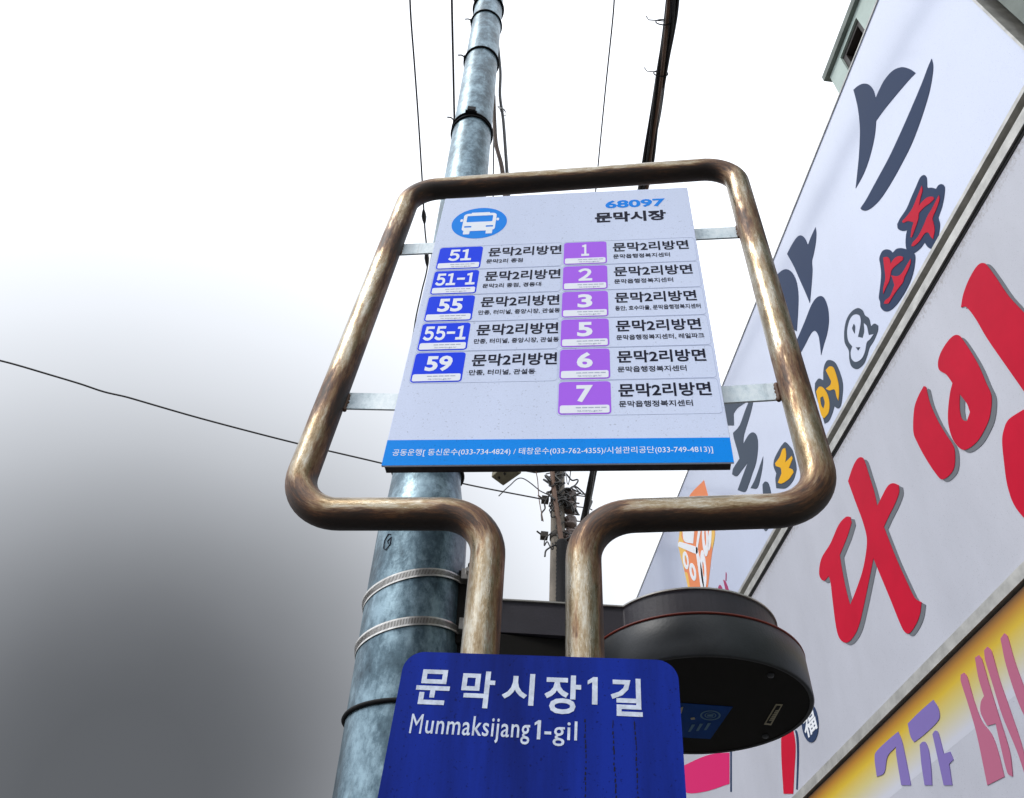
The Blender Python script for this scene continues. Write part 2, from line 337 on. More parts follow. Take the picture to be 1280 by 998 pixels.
def rrect(x0, y0, x1, y1, r, n=6):
    o = []
    for cx, cy, a in ((x1 - r, y1 - r, 0), (x0 + r, y1 - r, 90), (x0 + r, y0 + r, 180), (x1 - r, y0 + r, 270)):
        o += [(cx + r * math.cos(math.radians(a + 90 * k / n)), cy + r * math.sin(math.radians(a + 90 * k / n))) for k in range(n + 1)]
    return o
def put_flat(mb, loops, T, z, thick, mi=0, smooth=False):
    vs, fs = flat(loops, thick, smooth); mb.add([T @ Vector((p.x, p.y, z + p.z)) for p in vs], fs, mi)

# ================================================================== SETTING
def sheet(name, x0, x1, y0, y1, z, m):
    b = MB().add([(x0, y0, z), (x1, y0, z), (x1, y1, z), (x0, y1, z)], [(0, 1, 2, 3)]); return tag(b.build(name, m), kind='structure')
sheet('ground', -600, 600, -600, 600, -.13, mat('earth', (.09, .085, .075), .95, var=.3, vscale=.5))
sheet('road', -8.4, -1.5, -300, 300, -.126, M['asphalt'])
tag(MB().box((-1.35, -300, -.13), (2.1, 300, 0)).build('pavement', M['paving']), kind='structure')
tag(MB().box((-1.5, -300, -.13), (-1.352, 300, .002)).build('kerb', M['kerb']), kind='structure')
tag(MB().box((-13, -300, -.13), (-8.4, 300, 0)).build('pavement', M['paving']), kind='structure')
b = MB()
for k in range(-12, 30): b.box((-5.02, k * 5, -.122), (-4.9, k * 5 + 3, -.1215))
tag(b.build('road_marking', M['line']), kind='structure')

# ---- the shop the big signs hang on
XF = 2.0
shop = thing('shop_building', 'low shop building behind the large lettered signs on the right', 'building', (4.5, 4.5, 0))
MB().box((2.16, 1.02, 0), (8.5, 12, 6.45)).build('wall', M['wall'], shop)
MB().box((2.12, 1.02, 6.45), (8.6, 12.1, 6.52)).build('roof', M['concrete'], shop)
for y in (2.0, 4.6, 7.2):
    fr = MB().box((2.1, y, .1), (2.16, y + 2.2, 2.1)).build('window', M['frame_dark'], shop)
    MB().box((2.09, y + .06, .16), (2.099, y + 1.07, 2.04)).box((2.09, y + 1.13, .16), (2.099, y + 2.14, 2.04)).build('pane', M['glass'], fr)
# rooftop room with the recessed dark window
XR = 2.6
p_end = on_x(1048, 116, XR); zt = on_x(1070, 12, XR).z; wa = on_x(1070, 22, XR); wb = on_x(1051.5, 74.5, XR)
room = thing('rooftop_room', 'pale green upper storey with dark framed window above the upper sign', 'building', (4, 1, 6.53))
ye = p_end.y; yn = -3.0
b = MB()
b.box((XR, wb.y, 6.53), (XR + .2, ye, zt)).box((XR, yn, 6.53), (XR + .2, wa.y, zt)).box((XR, wa.y, wa.z), (XR + .2, wb.y, zt)).box((XR, wa.y, 6.53), (XR + .2, wb.y, 7.2))
b.box((XR + .2, yn, 6.53), (6, ye, zt)); b.build('wall', M['green'], room)
MB().box((XR - .035, yn, zt + .002), (6.1, ye + .04, zt + .08)).build('roof', M['stone'], room)
MB().box((XR - .05, yn, 6.9), (XR - .002, ye, 7.86 if False else 6.98)).build('ledge', M['stone'], room)
wy0, wy1, wz0, wz1 = wa.y, wb.y, 7.2, wa.z
b = MB(); t_ = .045
b.box((XR + .02, wy0, wz1 - t_), (XR + .12, wy1, wz1)).box((XR + .02, wy0, wz0), (XR + .12, wy1, wz0 + t_)).box((XR + .02, wy0, wz0 + t_), (XR + .12, wy0 + t_, wz1 - t_)).box((XR + .02, wy1 - t_, wz0 + t_), (XR + .12, wy1, wz1 - t_))
wf = b.build('window', M['frame_dark'], room)
MB().box((XR + .09, wy0 + t_, wz0 + t_), (XR + .1, wy1 - t_, wz1 - t_)).build('pane', M['pane'], wf)
nb = thing('neighbouring_building', 'grey green building beside the near end of the upper sign', 'building', (4, -2, 0))
MB().box((2.03, -6, 0), (8.4, 1.0, 9.2)).build('wall', M['stone'], nb)
MB().box((1.98, -6.1, 9.2), (8.5, 1.05, 9.35)).build('roof', M['concrete'], nb)
for y in (-4.8, -2.4):
    fr = MB().box((2.0, y, 1.0), (2.028, y + 1.5, 2.4)).build('window', M['frame_dark'], nb); MB().box((1.994, y + .06, 1.06), (1.999, y + 1.44, 2.34)).build('pane', M['glass'], fr)

# ---- lightbox signs
def Z(z0, sx, sy, ox, oy):                    # zoomed tracing -> photo pixel
    return lambda q: (ox + q[0] / sx, oy + q[1] / sy)
TF = Matrix(((0, 0, -1, XF), (-1, 0, 0, 0), (0, 1, 0, 0), (0, 0, 0, 1)))       # sign face frame: x = -Y, y = Z, z towards the street
def px_to_face(px): p = on_x(px[0], px[1], XF); return (-p.y, p.z)
def glyph(parent, layers, scale, ox, oy, mats, name='lettering', label=None):
    """layers: (material index, front distance mm, list of loops in zoomed tracing pixels)"""
    mb = MB()
    for mi, d, loops in layers:
        lp = [[px_to_face((ox + x / scale, oy + y / scale)) for x, y in l] for l in loops]
        vs, fs = flat(lp, .003, True); mb.add([TF @ Vector((p.x, p.y, d / 1000 - .0015 + p.z)) for p in vs], fs, mi)
    o = mb.build(name, mats, parent)
    if label: o['label'] = label
    return o
Y0, Y1 = 1.04, 8.6
def sign_box(name, label, z0, z1, panel, frame_t, y0=Y0, y1=Y1, split=None):
    t = thing(name, label, 'shop sign', (XF + .08, (y0 + y1) / 2, z0))
    MB().box((XF + .012, y0 + .002, z0 + .002), (XF + .15, y1 - .002, z1 - .002)).build('cabinet', M['gap'], t)
    return t
up = sign_box('shop_sign', 'upper lightbox sign with sweeping dark calligraphy and small red and yellow characters', 4.805, 6.56, None, 0)
MB().box((XF, Y0 + .012, 4.83), (XF + .0115, Y1 - .012, 6.545)).build('panel', M['panel'], up)
b = MB().box((XF - .006, Y0, 6.546), (XF + .15, Y1, 6.56)).box((XF - .004, Y0, 4.805), (XF + .15, Y1, 4.829)).box((XF - .006, Y0, 4.83), (XF + .15, Y0 + .011, 6.545))
b.build('frame', M['alu'], up)
lo = sign_box('shop_sign', 'lower lightbox sign with big red brush characters with grey shadows', 3.27, 4.74, None, 0)
MB().box((XF, Y0 + .012, 3.325), (XF + .0115, Y1 - .012, 4.662)).build('panel', M['panel2'], lo)
MB().box((XF - .012, Y0, 4.684), (XF + .15, Y1, 4.74)).box((XF - .012, Y0, 3.275), (XF + .15, Y1, 3.3245)).box((XF - .012, Y0 - .01, 3.325), (XF + .15, Y0 + .011, 4.684)).build('frame', M['alu'], lo)
MB().box((XF - .003, Y0 + .012, 4.6625), (XF + .011, Y1 - .012, 4.6835)).build('gasket', M['rubber'], lo)
ye_ = sign_box('shop_sign', 'lowest sign with yellow rim and purple and pink characters', 2.05, 3.266, None, 0, 1.03, 7.0)
b = MB(); b.box((XF, 1.042, 2.08), (XF + .0115, 6.988, 2.98)); b.build('panel', M['panel2'], ye_)
MB().box((XF, 1.042, 2.9802), (XF + .0115, 6.988, 3.262)).build('printed_rim', rim_mat(3.262, 3.0), ye_)
MB().box((XF - .012, 1.03, 2.05), (XF + .15, 7, 2.079)).build('frame', M['alu'], ye_)

# upper sign calligraphy (outlines measured on the sign face)
glyph(up, [(0, 2, [[(77,238),(105,215),(135,203),(165,210),(190,240),(203,285),(225,235),(255,180),(300,130),(350,110),(395,120),(430,143),(390,185),(330,255),(260,340),(205,415),(200,480),(185,560),(160,650),(130,725),(90,797),(98,720),(108,620),(114,500),(112,420),(102,340),(90,285)]])], 4.536, 1050, 60, [M['navy']])
glyph(up, [(0, 2, [[(521,62),(529,100),(526,150),(510,240),(485,330),(450,435),(405,550),(355,650),(300,750),(240,845),(195,895),(155,922),(130,922),(117,910),(150,860),(210,750),(280,620),(350,470),(420,310),(470,190),(500,110)]])], 4.536, 1050, 60, [M['navy']])
glyph(up, [(0, 2, [[(395,47),(412,65),(415,100),(418,130),(445,130),(475,138),(490,115),(512,107),(530,125),(530,170),(515,250),(495,310),(490,330),(500,370),(495,420),(485,480),(470,520),(445,532),(420,520),(400,490),(375,525),(340,555),(310,565),(285,545),(275,500),(278,440),(285,410),(255,415),(225,400),(220,370),(240,330),(280,270),(310,200),(345,120),(370,65)]]),
           (1, 4, [[(383,118),(388,150),(375,200),(365,250),(385,225),(420,195),(455,190),(465,205),(440,230),(405,255),(380,280),(365,300),(360,340),(340,400),(318,458),(310,455),(318,400),(330,360),(318,355),(290,350),(262,362),(255,350),(280,325),(320,270),(350,200)]]),
           (1, 4, [[(496,180),(500,210),(480,270),(455,330),(460,360),(468,410),(458,468),(445,455),(425,425),(400,435),(370,480),(335,512),(315,515),(325,490),(360,450),(395,380),(420,320),(450,270),(478,215)]])], 5.25, 1080, 210, [M['navy'], M['red']], label='red character on a dark outline')
glyph(up, [(0, 2.6, [[(110,570),(125,545),(150,535),(175,542),(190,556),(215,533),(245,527),(280,535),(320,555),(337,580),(332,650),(315,720),(285,790),(250,850),(205,910),(165,940),(135,940),(112,915),(108,880),(100,850),(108,780),(115,700),(110,640),(103,600)]]),
           (1, 4.6, [[(132,590),(155,585),(172,600),(180,630),(205,595),(235,580),(262,585),(260,605),(235,625),(205,650),(185,675),(180,700),(170,745),(150,785),(132,828),(132,790),(145,730),(142,680),(135,630)]]),
           (1, 4.6, [[(312,597),(310,630),(290,680),(270,720),(262,750),(240,780),(210,820),(185,860),(165,890),(135,892),(145,870),(175,845),(195,800),(205,770),(190,720),(180,705),(215,712),(240,705),(262,680),(285,640)]])], 5.25, 1080, 210, [M['navy'], M['red']], label='lower red character on a dark outline')
glyph(up, [(0, 2, [[(297,72),(302,110),(298,170),(285,240),(275,285),(278,340),(272,430),(262,545),(240,490),(200,400),(160,310),(120,238),(150,180),(180,135),(205,122),(230,140),(250,182),(270,130)]])], 4.987, 960, 270, [M['navy']])
glyph(up, [(0, 2, [[(40,385),(65,360),(95,337),(125,335),(155,360),(178,410),(190,490),(188,600),(180,720),(150,700),(90,600),(45,470)]])], 4.987, 960, 270, [M['navy']])
glyph(up, [(0, 2, [[(330,500),(355,520),(375,580),(380,660),(368,740),(350,800),(332,868),(325,800),(315,745),(292,717),(265,740),(215,835),(150,930),(120,900),(187,760),(230,660),(270,560),(300,515)]])], 4.987, 960, 270, [M['navy']])
glyph(up, [(0, 2, [[(560,575),(590,590),(605,620),(630,640),(643,690),(665,672),(688,685),(685,720),(660,780),(635,820),(620,870),(600,920),(570,950),(545,955),(520,935),(508,890),(505,840),(480,790),(477,720),(490,650),(520,600)]]),
           (1, 4, [[(555,615),(575,625),(582,660),(575,710),(565,755),(595,762),(605,720),(602,670),(620,690),(632,745),(662,738),(640,770),(620,790),(610,840),(595,880),(570,905),(545,910),(525,890),(520,850),(530,815),(505,780),(498,720),(510,660),(530,625)]]),
           (0, 6, [[(540,675),(548,690),(545,735),(535,715),(530,700)]]), (0, 6, [[(553,820),(580,820),(567,840)]])], 4.987, 960, 270, [M['slate'], M['panel']], label='white ampersand on a dark outline')
glyph(up, [(0, 2, [[(630,45),(665,55),(690,100),(710,170),(708,240),(700,290),(685,308),(665,295),(655,330),(635,375),(612,390),(585,300),(560,220),(560,170),(580,145),(605,155),(605,110),(612,70)]]),
           (1, 4, [[(620,100),(640,80),(660,85),(675,120),(690,180),(692,230),(688,265),(678,240),(668,205),(640,210),(620,200),(645,180),(650,160),(635,130)]]),
           (1, 4, [[(568,215),(585,190),(605,195),(628,230),(640,280),(635,330),(610,362),(595,340),(580,280)], [(590,250),(605,240),(615,275),(608,310),(595,290)]])], 4.339, 890, 440, [M['slate'], M['yellow']], label='yellow character on a dark outline')
glyph(up, [(0, 2, [[(60,250),(185,235),(192,270),(140,305),(118,335),(120,400),(60,400)]])], 4.339, 890, 440, [M['slate']])
glyph(up, [(0, 2, [[(225,222),(222,280),(205,350),(175,450),(170,500),(200,450),(225,437),(245,460),(250,520),(240,600),(220,660),(200,720),(180,760),(140,750),(165,680),(195,600),(165,640),(135,675),(110,665),(115,635),(150,580),(140,540),(120,470),(115,440),(150,400),(180,320),(205,260)]])], 4.339, 890, 440, [M['slate']])
glyph(up, [(0, 2, [[(278,568),(275,620),(262,690),(245,740),(210,740),(235,690),(260,620)]])], 4.339, 890, 440, [M['slate']])
glyph(up, [(0, 2, [[(275,720),(290,703),(310,720),(325,800),(325,920),(305,960),(290,972),(275,950),(280,860)]])], 4.339, 890, 440, [M['slate']])
glyph(up, [(0, 2, [[(400,490),(425,515),(440,540),(455,600),(460,640),(440,700),(400,740),(350,740),(345,690),(350,660),(335,620),(340,580),(365,530),(385,500)]]),
           (1, 4, [[(385,530),(400,522),(405,560),(400,600),(435,565),(440,580),(420,630),(440,640),(445,655),(420,690),(380,715),(360,710),(380,660),(375,630),(350,620),(345,605),(370,570)]])], 4.339, 890, 440, [M['slate'], M['yellow']], label='yellow character on a dark outline behind the frame')
# lantern-shaped orange emblem with white strokes
def ell(cx, cy, rx, ry, tilt=0, n=18):
    a = math.radians(tilt); return [(cx + rx * math.cos(2*PI*k/n) * math.cos(a) - ry * math.sin(2*PI*k/n) * math.sin(a), cy + rx * math.cos(2*PI*k/n) * math.sin(a) + ry * math.sin(2*PI*k/n) * math.cos(a)) for k in range(n)]
glyph(up, [(0, 2, [[(250,65),(300,260),(330,420),(335,500),(310,650),(280,900),(262,960),(150,960),(100,780),(48,570),(70,415),(130,200)]]),
           (1, 3.2, [[(48,570),(70,415),(90,420),(75,500),(95,560),(110,640),(98,770)]]), (1, 3.2, [[(330,420),(335,500),(318,600),(308,560),(312,440)]]), (1, 3.2, [[(100,780),(125,800),(150,960),(135,930)]]),
           (2, 4.4, [[(50,560),(62,545),(200,590),(205,630),(190,640),(48,580)]]), (2, 4.4, [[(212,415),(235,415),(205,590),(212,640),(240,780),(262,960),(235,960),(200,700),(190,600)]]),
           (2, 4.4, [[(85,420),(180,425),(168,560),(95,535)]]), (2, 4.4, [ell(110,690,22,70,-8), ell(112,690,8,40,-8)]), (2, 4.4, [ell(165,780,24,70,-10), ell(166,780,8,36,-10)]),
           (2, 4.4, [ell(262,520,24,140,-3), ell(262,500,7,80,-3)]), (2, 4.4, [ell(248,760,22,150,-4), ell(248,760,7,60,-4)]), (2, 4.4, [ell(298,520,12,95,4)])], 6.233, 840, 590, [M['orange'], M['gold'], M['sign_white']], 'emblem', 'orange lantern shaped emblem with white strokes')
glyph(up, [(0, 2, [[(360,920),(362,895),(375,880),(390,900),(395,930)]]), (0, 2, [[(400,840),(415,850),(430,880),(450,940),(425,940)]]), (0, 2, [[(420,780),(427,800),(425,850),(418,850)]])], 6.233, 840, 590, [M['plum']])
# lower sign: red brush characters over grey drop shadows
def red_glyph(loops, scale, ox, oy, ds=(4.9, 3.0)):
    sh = [[(x + ds[0] * scale, y + ds[1] * scale) for x, y in l] for l in loops]
    glyph(lo, [(1, 2, sh), (0, 4, loops)], scale, ox, oy, [M['red'], M['shade']])
red_glyph([[(255,45),(272,60),(295,130),(320,210),(335,280),(360,230),(385,185),(410,170),(438,180),(440,215),(420,270),(390,330),(367,380),(390,440),(430,540),(480,650),(515,720),(548,742),(540,800),(520,850),(490,890),(465,880),(440,830),(400,730),(350,610),(317,530),(295,640),(270,760),(245,860),(215,915),(185,935),(155,915),(138,860),(122,740),(112,650),(103,615),(80,638),(60,620),(57,580),(70,525),(110,460),(150,370),(185,332),(205,332),(212,360),(190,430),(155,515),(165,580),(185,680),(205,755),(235,680),(265,590),(282,500),(285,430),(265,350),(235,270),(195,160),(215,100),(235,60)]], 3.8375, 1010, 560)
red_glyph([[(215,330),(235,335),(265,375),(310,450),(345,530),(367,585),(362,660),(345,710),(310,770),(265,805),(235,800),(205,760),(188,700),(187,640),(195,570),(205,530),(180,495),(150,475),(145,440),(160,395),(190,350)], [(235,575),(265,615),(278,650),(265,688),(245,680),(235,640)]], 3.327, 1130, 320, (6, 3.5))
red_glyph([[(85,542),(95,550),(110,610),(140,680),(175,740),(205,785),(215,820),(212,880),(190,915),(160,930),(135,905),(95,845),(60,780),(42,730),(45,640),(60,590)]], 3.327, 1130, 320)
red_glyph([[(240,215),(250,160),(275,95),(310,40),(340,33),(385,90),(440,170),(520,260),(600,400),(600,720),(520,590),(440,475),(350,345),(300,260),(262,213)]], 3.327, 1130, 320, (6, 1.5))
red_glyph([[(440,680),(420,720),(412,770),(420,860),(435,960),(470,1050),(560,1150),(640,1000),(600,760),(500,640)]], 3.327, 1130, 320)
# round dark emblem and bits at the far end
em = [px_to_face(p) for p in ell(1013, 903.5, 10.5, 25, -4, 24)]
mb = MB(); put_flat(mb, [em], TF, .002, .003, 0)
ex = [p[0] for p in em]; ey = [p[1] for p in em]
place_text(mb, '福', TF, min(ex) + .12 * (max(ex) - min(ex)), max(ex) - .12 * (max(ex) - min(ex)), sum(ey) / len(ey), .62 * (max(ey) - min(ey)), .02, 1, .004, .002)
o = mb.build('emblem', [M['navy'], M['sign_white']], lo); o['label'] = 'round dark emblem with a white character'
glyph(lo, [(0, 2, [[(138,540),(160,515),(195,500),(205,560),(205,620),(200,700),(195,800),(150,800),(140,640)]]), (1, 2, [[(203,500),(212,505),(220,540),(222,620),(216,780),(209,780),(213,620),(210,540)]])], 3.765, 940, 780, [M['red'], M['navy']])
glyph(lo, [(0, 2, [[(0,0),(20,-7),(42,-9),(42,30),(10,40),(-15,40),(-40,20)]])], 1, 870, 950, [M['hot']])
glyph(lo, [(0, 2, [[(43,-10),(45,-10),(45,40),(43,40)]])], 1, 870, 950, [M['navy']])
# lowest sign lettering
glyph(ye_, [(0, 2.5, [[(735,470),(790,415),(855,358),(880,400),(882,450),(820,515),(765,558),(748,530)]]), (0, 3, [[(580,640),(585,605),(640,550),(690,508),(710,560),(735,680),(750,760),(705,760),(682,620),(680,578),(640,625),(625,700),(590,720)]]), (0, 3, [[(792,570),(805,556),(820,560),(835,600),(845,680),(850,760),(815,760),(800,660)]]), (0, 3, [[(852,520),(865,503),(878,512),(892,560),(905,612),(935,602),(950,640),(930,660),(945,760),(905,760),(870,600)]])], 3.765, 940, 780, [M['purple']])
glyph(ye_, [(0, 2.5, [[(985,240),(1000,230),(1015,250),(1050,370),(1085,460),(1130,520),(1160,600),(1190,720),(1110,760),(1060,520),(1020,380),(985,270)]]), (0, 3, [[(1052,160),(1070,148),(1085,170),(1120,290),(1160,420),(1215,600),(1230,720),(1205,700),(1170,560),(1150,470),(1110,480),(1080,420),(1080,370),(1095,340),(1070,260)]])], 3.765, 940, 780, [M['pink']])
glyph(ye_, [(0, 2.5, [[(1095,125),(1110,108),(1130,130),(1170,270),(1215,400),(1280,600),(1290,720),(1250,600),(1180,430),(1140,300),(1100,170)]])], 3.765, 940, 780, [M['pink']])
glyph(ye_, [(0, 2.5, [[(1172,70),(1190,45),(1205,60),(1240,180),(1280,290),(1330,420),(1330,520),(1260,380),(1200,200)]])], 3.765, 940, 780, [M['pink']])

# ================================================================== BUS STOP SIGN
AZ = math.radians(11.3)
P0 = Vector((.15, 1.0, 0)); U = Vector((math.cos(AZ), -math.sin(AZ), 0)); NN = Vector((-math.sin(AZ), -math.cos(AZ), 0))
def sp(u, z, d=0): return P0 + U * u + NN * d + Vector((0, 0, z))
stop = thing('bus_stop_sign', 'bent rusty tube bus stop frame holding a white route board', 'bus stop sign', sp(-.04, 0))
R_T = .0270
path = fillet([sp(-.112, 0, -.012), sp(-.118, 2.384, -.012), sp(-.457, 2.390, -.012), sp(-.392, 3.415, -.012), sp(.412, 3.438, -.012), sp(.404, 2.382, -.012), sp(.028, 2.374, -.012), sp(.026, 0, -.012)],
              [.082, .085, .075, .075, .085, .082], 14)
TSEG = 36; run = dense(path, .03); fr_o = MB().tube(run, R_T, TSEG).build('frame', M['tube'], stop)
me = fr_o.data; ln = [0.0]
for p, q in zip(run, run[1:]): ln.append(ln[-1] + (q - p).length)
ul = me.uv_layers.new(name='run')
for pl_ in me.polygons:
    ks = [me.loops[i].vertex_index % TSEG for i in pl_.loop_indices]; wrap = max(ks) - min(ks) > TSEG // 2
    for i in pl_.loop_indices:
        vi = me.loops[i].vertex_index; k = vi % TSEG; k = k + TSEG if wrap and k < TSEG // 2 else k
        ul.data[i].uv = (k / TSEG * 2 * PI * R_T * 4, ln[min(vi // TSEG, len(ln) - 1)])
# rust at bends, brackets and undersides, plus shade painted under and right of the tube
at = me.attributes.new('wear_shade', 'FLOAT', 'POINT'); hot = [sp(-.457, 2.39), sp(-.118, 2.384), sp(.404, 2.382), sp(.028, 2.374), sp(-.392, 3.415), sp(.412, 3.438), sp(-.385, 3.168), sp(.386, 3.17), sp(-.414, 2.66), sp(.378, 2.652)]
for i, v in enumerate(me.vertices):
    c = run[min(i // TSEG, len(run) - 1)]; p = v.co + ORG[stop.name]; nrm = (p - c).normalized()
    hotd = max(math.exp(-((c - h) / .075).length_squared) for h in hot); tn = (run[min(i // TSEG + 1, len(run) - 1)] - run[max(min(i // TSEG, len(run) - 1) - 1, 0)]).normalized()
    rust_shade_w = max(0, -nrm.z - .15) * (1 - abs(tn.z)) * 1.2 + max(0, nrm.x - .25) * abs(tn.z) * .75
    at.data[i].value = min(1.2, .16 + .38 * hotd + .75 * rust_shade_w)
b = MB()
for z, ua, ub, ea, eb in ((3.168, -.392, -.2, 0, 0), (3.170, .19, .398, 0, 0), (2.655, -.43, -.2, .012, -.004), (2.650, .19, .392, -.003, .006)):
    hh = .021
    b = MB(); vs = []
    for u, dz in ((ua, ea), (ub, eb)):
        for d in (-.0265, -.0225):
            for s in (-1, 1): vs.append(sp(u, z + dz + s * hh, d))
    b.add(vs, [(0, 1, 3, 2), (4, 6, 7, 5), (0, 4, 5, 1), (2, 3, 7, 6), (1, 5, 7, 3), (0, 2, 6, 4)])
    b.build('bracket', M['bracket'], stop)
BC = sp(-.0115, 2.908); ra = math.radians(-1.0)
XB = U * math.cos(ra) + Vector((0, 0, 1)) * math.sin(ra); YB = -U * math.sin(ra) + Vector((0, 0, 1)) * math.cos(ra)
TB = Matrix(((XB.x, YB.x, NN.x, BC.x), (XB.y, YB.y, NN.y, BC.y), (XB.z, YB.z, NN.z, BC.z), (0, 0, 0, 1)))
BW, BH = .293, .433
# the sheet is a shallow tray: face, folded edge, dark back rim
b = MB(); b.box((-BW, -BH, -.004), (BW, BH, 0), 0, TB); board = b.build('board', M['board'], stop, bevel=.0012)
b = MB(); b.box((-BW + .004, -BH + .003, -.022), (BW - .004, BH - .003, -.0042), 0, TB); b.build('backing', M['board_edge'], stop)
b = MB(); put_flat(b, [[(-BW + .0004, -.374), (-BW + .0004, -BH + .0006), (BW - .0004, -BH + .0006), (BW - .0004, -.378)]], TB, .0002, .0003); b.build('footer_strip', M['strip'], board)
b = MB(); place_text(b, '공동운행[ 동신운수(033-734-4824) / 태창운수(033-762-4355)/시설관리공단(033-749-4813)]', TB, -.278, .262, -.4045, .0175, .001, 0, .0004, .0003); b.build('lettering', M['white_ink'], board)
# bus pictogram
IX, IY = -.197, .316
circ = [(IX + .0655 * math.cos(2*PI*k/56), IY + .0655 * math.sin(2*PI*k/56)) for k in range(56)]
b = MB(); put_flat(b, [circ], TB, .0002, .0003, 0)
def R(x0, y0, x1, y1, r): return rrect(IX + x0, IY + y0, IX + x1, IY + y1, r)
put_flat(b, [R(-.039, -.034, .039, .041, .011), R(-.031, .004, .031, .031, .003), R(-.034, -.019, -.017, -.0125, .001), R(.017, -.019, .034, -.0125, .001)], TB, .0005, .0003, 1)
put_flat(b, [R(-.034, -.047, -.019, -.033, .002)], TB, .0005, .0003, 1); put_flat(b, [R(.019, -.047, .034, -.033, .002)], TB, .0005, .0003, 1)
put_flat(b, [R(-.022, .0405, .022, .045, .002)], TB, .0005, .0003, 1)
put_flat(b, [R(-.046, .007, -.040, .018, .0025)], TB, .0005, .0003, 1); put_flat(b, [R(.040, .007, .046, .018, .0025)], TB, .0005, .0003, 1)
o = b.build('bus_symbol', [M['blue_ink'], M['white_ink']], board)
b = MB(); place_text(b, '68097', TB, .098, .237, .371, .0345, .035, 0, .0003, .0003); b.build('stop_number', M['blue_ink'], board)
b = MB(); place_text(b, '문막시장', TB, .073, .235, .316, .043, .035, 0, .0003, .0003); b.build('stop_name', M['ink'], board)
LEFT = [('51', '문막2리 종점', .081), ('51-1', '문막2리 종점, 경동대', .125), ('55', '만종, 터미널, 중앙시장, 관설동', .167), ('55-1', '만종, 터미널, 중앙시장, 관설동', .167), ('59', '만종, 터미널, 관설동', .125)]
RIGHT = [('1', '문막읍행정복지센터', .121), ('2', '문막읍행정복지센터', .121), ('3', '동안, 호수마을, 문막읍행정복지센터', .168), ('5', '문막읍행정복지센터, 레일파크', .166), ('6', '문막읍행정복지센터', .125), ('7', '문막읍행정복지센터', .128)]
def badge(num, x, yt, m, word):
    w_, h_b = .0985 if word == 'blue' else .0935, .0835
    b = MB(); put_flat(b, [rrect(x, yt - h_b, x + w_, yt, .0075)], TB, .0002, .0003, 0)
    put_flat(b, [rrect(x + .003, yt - h_b + .003, x + w_ - .003, yt - .061, .004)], TB, .0005, .0003, 1)
    nw = {1: .02, 2: .052, 4: .086}[len(num)] if num != '1' else .017
    if num in '2 3 5 6 7'.split(): nw = .030
    cx = x + w_ * .5
    place_text(b, num, TB, cx - nw / 2, cx + nw / 2, yt - .0315, .044, .035, 1, .0005, .0003)
    # address line of the transport site, and the line above it as fine print
    place_text(b, 'its.wonju.go.kr', TB, x + .034, x + .078, yt - .0755, .0052, .0, 2, .0008, .0003)
    for k in range(5): put_flat(b, [rrect(x + .031 + k * .0112, yt - .0682, x + .0405 + k * .0112, yt - .0662, .0004)], TB, .0008, .0003, 2)
    o = b.build('route_badge', [m, M['white_ink'], M['grey_ink']], board); o['label'] = f'{word} badge with route number {num}'
for i, (n, s, wd) in enumerate(LEFT):
    y = .2175 - .0905 * i; badge(n, -.2765, y, M['badge_blue'], 'blue')
    b = MB(); place_text(b, '문막2리방면', TB, -.164, -.001, y - .0245, .0345, .022, 0, .0003, .0003); b.build('route_name', M['ink'], board)
    b = MB(); place_text(b, s, TB, -.166, -.166 + wd, y - .0595, .0155, .014, 0, .0003, .0003); b.build('route_stops', M['ink'], board)
for i, (n, s, wd) in enumerate(RIGHT):
    y = .2175 - .0905 * i; badge(n, .0045, y, M['badge_violet'], 'violet')
    b = MB(); place_text(b, '문막2리방면', TB, .1115, .2745, y - .0245, .0345, .022, 0, .0003, .0003); b.build('route_name', M['ink'], board)
    b = MB(); place_text(b, s, TB, .1115, .1115 + wd, y - .0595, .0155, .014, 0, .0003, .0003); b.build('route_stops', M['ink'], board)
b = MB()
for i in range(6):
    y = .2175 - .0905 * i
    for x0, x1 in ((-.2785, .0008), (.0025, .2885)):
        if x0 < 0 and i == 5: continue
        put_flat(b, [rrect(x0, y - .0865, x1, y + .003, .008), rrect(x0 + .0007, y - .0858, x1 - .0007, y + .0023, .0075)], TB, .00015, .0003)
b.build('film_outline', M['faint'], board)
# weld beads where the brackets meet the tube
for u, z in ((-.385, 3.168), (.386, 3.17), (-.414, 2.66), (.378, 2.652)):
    b = MB(); b.tube([sp(u + random.uniform(-.0015, .0015), z - .022 + k * .0044, -.022) for k in range(11)], [.0035 + .002 * (k % 2) for k in range(11)], 8); b.build('weld', M['brown'], stop)

